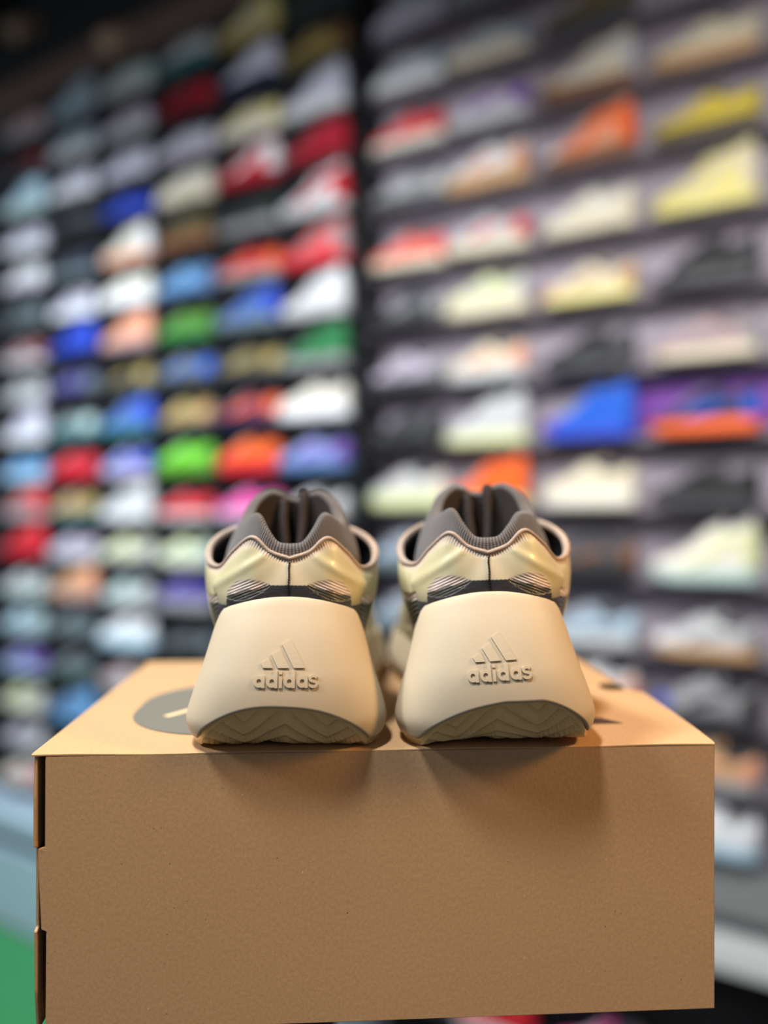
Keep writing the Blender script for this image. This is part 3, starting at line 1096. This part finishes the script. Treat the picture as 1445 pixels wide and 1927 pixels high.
def upper_mesh(name):
    sh = Shell(UPPER_ROWS)
    vd = np.concatenate([np.linspace(0, .215, 120), np.linspace(.215, .34, 30)[1:], np.linspace(.34, 1, 60)[1:]])
    vs = np.concatenate([-vd[:0:-1], vd])
    us = np.linspace(0, 1, 110)
    V, Uu = np.meshgrid(vs, us, indexing='ij')
    P = sh.at(V, Uu)
    Nn = sh.normal(V, Uu)
    X, Z = np.abs(P[..., 0]), P[..., 2]
    back = (np.abs(V) < .24)
    col = np.zeros(P.shape)
    disp = np.zeros(V.shape)
    # translucent moulded cage: thicker folds run diagonally across the heel quarter
    fold = np.exp(-((Z - (.0985 - .62 * (X - .010))) / .0030) ** 2) * smooth(.008, .016, X) * back
    col[:] = TPU
    pale = (smooth(.004, .0, np.abs(X - .004)) * .8 + (1 - smooth(.008, .022, X)) * .6)[..., None] * (Z < .094)[..., None]
    col = col * (1 - np.clip(pale, 0, .8)) + TPU_PALE * np.clip(pale, 0, .8)
    disp += .0008 * fold
    # woven edge showing along the top line
    rim = smooth(.82, .93, Uu) * (np.abs(V) < .50)
    rib = .5 + .5 * np.sin((np.abs(V) * 820) + Uu * 22)
    colr = TPU_EDGE * (.62 + .38 * rib[..., None])
    col = col * (1 - rim[..., None]) + colr * rim[..., None]
    disp -= .0004 * rim * (1 - rib)
    # windows of ribbed weave either side of the seam
    zt = np.interp(X, [.010, .014, .021, .028, .033], [.0824, .0840, .0853, .0838, .0788])
    zm = np.interp(X, [.010, .033], [.0814, .0752])
    zc = np.interp(X, [.010, .014, .020, .027, .033], [.0810, .0778, .0745, .0728, .0735])
    inx = (X > .010) & (X < .0332) & back
    ribp = (Z + .42 * X) / .00150
    r = .5 + .5 * np.sin(2 * PI * ribp)
    wht = inx & (Z < zt) & (Z >= zm + .0003 * np.sin(2 * PI * ribp))
    blk = inx & (Z < zm + .0003 * np.sin(2 * PI * ribp)) & (Z > zc)
    low = back & (((X <= .010) & (Z < .0815)) | ((X > .010) & (X < .0332) & (Z <= zc)) | ((X >= .0332) & (Z < .0700)))
    f = smooth(.0, 1.0, r)[..., None]
    fade = np.clip(smooth(.0, .0035, zt - Z) * 1.25, 0, 1)[..., None]
    wc = (RIB_GAP * (1 - f) + RIB_PALE * f) * fade + TPU_PALE * (1 - fade)
    bc = RIB_DARK * (1 - f) + RIB_DARK2 * f * .8
    col[wht] = wc[wht]
    col[blk] = bc[blk]
    col[low] = BLACKP
    leg = (smooth(.0300, .0345, X) * (1 - smooth(.066, .081, Z)) * back * .75)[..., None]
    col = col * (1 - leg) + BLACKP * 2.2 * leg
    disp += np.where(wht, (-.0008 + .0006 * r) * fade[..., 0], 0) + np.where(blk, -.0008 + .0006 * r, 0)
    # side windows of dark mesh and pale weave, cage bars between them
    aV = np.abs(V)
    side = (aV > .225) & (aV < .31) & (Uu < .52) & (Uu > .10)
    sr = .5 + .5 * np.sin(2 * PI * (P[..., 2] * .9 + P[..., 1] * .25) / .0022)
    sc = (RIB_DARK * (1 - sr[..., None]) + RIB_DARK2 * sr[..., None])
    up = (Uu > .42)[..., None]
    sc = np.where(up, RIB_GAP * (1 - sr[..., None]) + RIB_PALE * sr[..., None], sc)
    col[side] = sc[side]
    disp[side] += -.0012 + .0005 * sr[side]
    fwd = (aV > .345) & (aV < .80) & (Uu > .16) & (Uu < .72) & (np.sin(aV * 38) > -.25)
    fc = RIB_DARK * (1 - sr[..., None]) + RIB_GAP * sr[..., None]
    col[fwd] = fc[fwd]
    disp[fwd] += -.0012 + .0004 * sr[fwd]
    tip = (aV > .86) & (Uu > .2)
    tc = RIB_GAP * (1 - sr[..., None] * .5) + RIB_PALE * sr[..., None] * .5
    col[tip] = tc[tip] * .8
    # small dents of the moulding
    disp += .0003 * np.sin(X * 330 + Z * 240) * (Uu > .3) * back
    P = P + Nn * disp[..., None]
    v, f = grid_vf(P)
    # inner face gives the shell its thickness
    Q = sh.sheet(vs[::2], us[::4], -.0018)
    v2, f2 = grid_vf(Q, base=len(v))
    me = new_mesh(name, v + v2, f + f2, fix=False)
    ca = me.color_attributes.new('Col', 'FLOAT_COLOR', 'POINT')
    flat = np.ones((len(v) + len(v2), 4))
    flat[:len(v), :3] = col.reshape(-1, 3)
    flat[len(v):, :3] = BLACKP * 1.5
    ca.data.foreach_set('color', flat.ravel())
    return me, sh


SOCK_Q = [0, .10, .20, .29, .38, .48, .58, .68, .77, .86, .93, 1.0]
SOCK_R = [(0, .0352, .1030), (.0065, .0360, .1042), (.0125, .0390, .1115), (.0175, .0450, .1188), (.0228, .0560, .1172), (.0262, .0720, .1150),
          (.0272, .0870, .1190), (.0240, .0980, .1280), (.0165, .1060, .1336), (.0090, .1110, .1326), (.0045, .1150, .1300), (0, .1165, .1292)]
SOCK_O = [(0, .0325, .0880), (.0090, .0335, .0900), (.0170, .0370, .0960), (.0215, .0425, .0960), (.0300, .0530, .0860), (.0385, .0720, .0840),
          (.0410, .0900, .0900), (.0375, .1050, .0980), (.0290, .1200, .1010), (.0180, .1330, .1030), (.0080, .1400, .1040), (0, .1430, .1040)]


def sock_mesh(name, lobes=(1.0, 1.0)):
    qd = np.linspace(0, 1, 90)
    qs = np.concatenate([-qd[:0:-1], qd])
    R = hermite(SOCK_Q, np.array(SOCK_R), np.abs(qs))
    O = hermite(SOCK_Q, np.array(SOCK_O), np.abs(qs))
    for A in (R, O):
        A[:, 0] = np.maximum(A[:, 0], 0) * np.where(qs < 0, -1, 1)
    bump = np.exp(-((np.abs(qs) - .29) / .10) ** 2)
    R[:, 2] += np.where(qs < 0, lobes[0], lobes[1]) * bump
    ctr = np.array([0, .078, 0])
    hor = R * np.array([1, 1, 0]) - ctr
    hor /= np.linalg.norm(hor, axis=1, keepdims=True)
    r = .0034 + .0012 * smooth(.35, .7, np.abs(qs))
    r = r[:, None]
    up = np.array([0, 0, 1.0])
    sec = [O + hor * .0, O * .62 + R * .38 + hor * .0024, O * .22 + R * .78 + hor * .0030 - up * r * .2]
    for a in (20, 55, 90, 125, 160):
        ca, sa = math.cos(math.radians(a)), math.sin(math.radians(a))
        sec.append(R + hor * r * ca + up * r * (sa - 1))
    sec.append(R - hor * (r * 1.05) - up * .012)
    sec.append(R * np.array([.80, 1, 0]) + np.array([0, .078 * 0, .082]) - hor * .004)
    low = R * np.array([.80, 1, 0]) - hor * .006
    low[:, 2] = .050
    sec.append(low)
    S = np.stack(sec, 1)                        # (n, m, 3)
    t = np.linspace(0, S.shape[1] - 1, 34)
    P = np.stack([hermite(np.arange(S.shape[1]), S[i], t) for i in range(len(qs))])
    CUT = 23
    Pl = P[:, CUT:]
    v, f = grid_vf(Pl)
    n, m = Pl.shape[:2]
    for i in range(n // 2):                      # footbed
        a, c = i, n - 1 - i
        if c - 1 <= a + 1:
            f.append((a * m + m - 1, (a + 1) * m + m - 1, c * m + m - 1))
            break
        f.append((a * m + m - 1, (a + 1) * m + m - 1, (c - 1) * m + m - 1, c * m + m - 1))
    inner = new_mesh('lining', v, f, fix=False)
    P = P[:, :CUT + 1]
    v, f = grid_vf(P)
    n, m = P.shape[:2]
    me = new_mesh(name, v, f, fix=False)
    arc = np.concatenate([[0], np.cumsum(np.linalg.norm(np.diff(R, axis=0), axis=1))]) * 1000
    sl = np.zeros(P.shape[:2])
    sl[:, 1:] = np.cumsum(np.linalg.norm(np.diff(P, axis=1), axis=2), axis=1) * 1000
    uvl = me.uv_layers.new(name='UVMap')
    data = np.zeros((len(me.loops), 2))
    vi = np.zeros(len(me.loops), dtype=np.int32)
    me.loops.foreach_get('vertex_index', vi)
    data[:, 0] = arc[np.minimum(vi // m, n - 1)]
    data[:, 1] = sl.reshape(-1)[vi]
    uvl.data.foreach_set('uv', data.ravel())
    return me, inner


# raised lettering on the heel: rings, stems and bars laid on the heel surface
def relief(pieces, tilt, cx, cz, height=.0008):
    """pieces: list of (outer loop, inner loop or None) in millimetres about the logo's centre; follows the heel surface."""
    V, F = [], []
    ct, st = math.cos(tilt), math.sin(tilt)

    def put(p, o):
        x = (p[0] * ct - p[1] * st) * .001 + cx
        z = (p[0] * st + p[1] * ct) * .001 + cz
        e = 5e-4
        y = float(heel_surface(x, z))
        dx = (float(heel_surface(x + e, z)) - float(heel_surface(x - e, z))) / (2 * e)
        dz = (float(heel_surface(x, z + e)) - float(heel_surface(x, z - e))) / (2 * e)
        n = Vector((dx, -1.0, dz)).normalized()
        return (x + n.x * o, y + n.y * o, z + n.z * o)

    def strip(A, B, closed):
        """quad strip between two rails, given a top face and sloping flanks"""
        n = len(A)
        ch = .14
        b0 = len(V)
        for a, b in zip(A, B):
            a, b = np.array(a, float), np.array(b, float)
            d = b - a
            d = d / (np.linalg.norm(d) + 1e-9)
            V.append(put(a, -.0003)); V.append(put(a + d * ch, height)); V.append(put(b - d * ch, height)); V.append(put(b, -.0003))
        for i in range(n if closed else n - 1):
            k = (i + 1) % n
            for j in range(3):
                F.append((b0 + i * 4 + j, b0 + k * 4 + j, b0 + k * 4 + j + 1, b0 + i * 4 + j + 1))
        if not closed:
            for i in (0, n - 1):
                F.append(tuple(b0 + i * 4 + j for j in range(4)))
    for A, B, closed in pieces:
        strip(A, B, closed)
    return V, F


def ring(cx, cy, ro, ri, n=28):
    t = [2 * PI * k / n for k in range(n)]
    return ([(cx + ro * math.cos(a), cy + ro * math.sin(a)) for a in t], [(cx + ri * math.cos(a), cy + ri * math.sin(a)) for a in t], True)


def bar(x0, x1, y0, y1, n=4):
    ys = [y0 + (y1 - y0) * k / (n - 1) for k in range(n)]
    return ([(x0, y) for y in ys], [(x1, y) for y in ys], False)


def letter(ch, x):
    """letters about 5.8 mm high, single-storey a, all round"""
    R, r = 2.85, 1.08
    if ch == 'a':
        return [ring(x + R, R, R, r), bar(x + 2 * R - 1.85, x + 2 * R + .05, 0, 5.7)], x + 2 * R + .55
    if ch == 'd':
        return [ring(x + R, R, R, r), bar(x + 2 * R - 1.85, x + 2 * R + .05, 0, 7.9)], x + 2 * R + .55
    if ch == 'i':
        return [bar(x, x + 1.75, 0, 5.3), bar(x, x + 1.75, 6.3, 7.9)], x + 1.75 + .55
    if ch == 's':
        pts = []
        for k in range(19):
            a = math.radians(20 + 250 * k / 18)
            pts.append((2.35 + 1.55 * math.cos(a) * 1.12, 4.25 + 1.45 * math.sin(a) * .78))
        for k in range(19):
            a = math.radians(90 - 250 * k / 18)
            pts.append((2.35 + 1.55 * math.cos(a) * 1.12, 1.75 + 1.45 * math.sin(a) * .85))
        pts = np.array(pts)
        tan = np.gradient(pts, axis=0)
        nr = np.stack([-tan[:, 1], tan[:, 0]], 1)
        nr /= np.linalg.norm(nr, axis=1, keepdims=True) + 1e-9
        A, B = pts + nr * .78, pts - nr * .78
        off = np.array([x - .3, 0])
        return [([tuple(p + off) for p in A], [tuple(p + off) for p in B], False)], x + 5
    return [], x


def slanted(p0, p1, p2, p3, n=6):
    """bar with left rail p0-p3 and right rail p1-p2"""
    A = [tuple(np.array(p0) + (np.array(p3) - np.array(p0)) * k / (n - 1)) for k in range(n)]
    B = [tuple(np.array(p1) + (np.array(p2) - np.array(p1)) * k / (n - 1)) for k in range(n)]
    return (A, B, False)


m_foam = plain('cream_midsole_foam', (180, 166, 142), 0.6, 0.35, 0.05, 900, 0.025)
m_gum = plain('translucent_gum_rubber', (244, 208, 146), 0.32, 0.5, 0.05, 200, 0.06, coat=0.15, sss=0.3)
m_upper = attribute_material('moulded_cage_and_weave', 0.42, 0.12)
m_knit = knit_material()
m_pipe = plain('beige_piping', (168, 150, 136), 0.75, 0.2, 0.6, 900, 0.18)
m_seam = plain('black_stitch', (20, 18, 18), 0.8, 0.2)
m_lining = plain('dark_lining', (52, 45, 43), 0.85, 0.15, 0.4, 900, 0.1)
m_lace = plain('charcoal_lace', (54, 51, 52), 0.85, 0.2, 0.5, 900, 0.1)


def hero_shoe(label, loc, rot, logo_tilt, logo_x, logo_z, lobes, skew, bend, zs=1.0):
    SKEW[0] = skew
    o = root('cream_sneaker', loc, rot, label, 'shoe', 'pair of cream shoes on the box')
    o.scale = (1, 1, zs)
    mid = link('midsole', midsole_mesh('midsole'), m_foam, o)
    mid['label'] = 'smooth cream foam midsole wrapping the heel'
    link('outsole', outsole_mesh('outsole'), m_gum, o)['label'] = 'translucent gum outsole with zigzag tread'
    me, sh = upper_mesh('upper')
    link('upper', me, m_upper, o)
    knit, inner = sock_mesh('sock_collar', lobes)
    so = link('sock_collar', knit, m_knit, o)
    link('lining', inner, m_lining, o)['label'] = 'dark brown lining inside the collar'
    so['label'] = 'charcoal ribbed knit collar'
    # piping along the top line
    vp = np.concatenate([np.linspace(-.50, .50, 161)])
    path = sh.at(vp, 1.0)
    path[:, 2] += .0004
    rad = .0011 + .0012 * smooth(.22, .32, np.abs(vp))
    v, f = tube_vf(path, rad, 8)
    link('piping', new_mesh('piping', v, f), m_pipe, o)
    # stitched centre seam, slightly wandering
    uu = np.linspace(.20, .93, 60)
    sp = sh.at(np.zeros_like(uu), uu) + np.stack([.00035 * np.sin(uu * 130), np.full_like(uu, -.0004), np.zeros_like(uu)], -1)
    v, f = tube_vf(sp, .00042 + .00018 * np.sin(uu * 150), 6)
    link('heel_seam', new_mesh('heel_seam', v, f), m_seam, o)
    # tongue in the throat, laces, pull tab
    ps = np.linspace(.50, .985, 14)
    G = np.zeros((14, 9, 3))
    for i, p in enumerate(ps):
        a, b = sh.at(-p, .97), sh.at(p, .97)
        for j in range(9):
            t = j / 8
            G[i, j] = a * (1 - t) + b * t + np.array([0, 0, -.004 + .006 * math.sin(PI * t)])
    v, f = grid_vf(G)
    v2, f2 = grid_vf(G - np.array([0, 0, .003]), base=len(v))
    link('tongue', new_mesh('tongue', v + v2, f + f2), m_lace, o)
    for p in (.58, .65, .72, .79, .86):
        v, f = lace_vf(sh, [p], .0026, .0035)
        link('lace', new_mesh('lace', v, f), m_lace, o)
    for sx, top in ((-.0065, .1290), (.0055, .1335)):
        tp = hermite([0, .3, .6, 1], np.array([(sx * .6, .092, .088), (sx, .100, .112), (sx, .106, top - .003), (sx * 1.05, .1125, top - .010)]), np.linspace(0, 1, 16))
        v, f = tube_vf(tp, .0030, 10)
        link('pull_loop', new_mesh('pull_loop', v, f), m_lining, o)
    # emblem and lettering, raised from the foam
    word, x = [], -15.4
    pieces = []
    for ch in 'adidas':
        pc, x = letter(ch, x)
        v, f = relief(pc, logo_tilt, logo_x, logo_z)
        link('raised_letter', new_mesh('raised_letter', v, f, smooth=False), m_foam, mid)
    bars = (slanted((-12.0, 11.2), (-7.6, 13.6), (-6.0, 9.2), (-10.9, 9.2)),
            slanted((-7.0, 15.2), (-2.6, 17.6), (2.0, 9.2), (-3.7, 9.2)),
            slanted((-1.9, 20.0), (2.5, 22.4), (9.7, 9.2), (4.1, 9.2)))
    for b in bars:
        v, f = relief([b], logo_tilt, logo_x, logo_z, .0008)
        link('raised_bar', new_mesh('raised_bar', v, f, smooth=False), m_foam, mid)
    # the last curves towards the other shoe in front of the arch
    done = set()
    for ch in list(o.children_recursive):
        me = ch.data
        if me is None or me.name in done:
            continue
        done.add(me.name)
        n = len(me.vertices)
        co = np.zeros(n * 3)
        me.vertices.foreach_get('co', co)
        co = co.reshape(-1, 3)
        co[:, 0] += bend * smooth(.10, .23, co[:, 1])
        me.vertices.foreach_set('co', co.ravel())
        me.update()
    return o


# each shoe is turned a little outward about its heel
hero_shoe('cream sneaker on the box whose heel stands level, the one by the grey rounded print', (-0.0488, 0.390, BOX_TOP + .0008), (0, math.radians(0.8), math.radians(4.5)),
          0.0, -.0004, .0333, (.0002, .0010), -.03, .0155)
hero_shoe('cream sneaker on the box tipped slightly inward, the one by the tuck slot', (0.0568, 0.391, BOX_TOP + .0020), (0, math.radians(-2.2), math.radians(-3.8)),
          math.radians(2.2), .0012, .0345, (.0004, -.0030), .10, -.0155, 1.02)
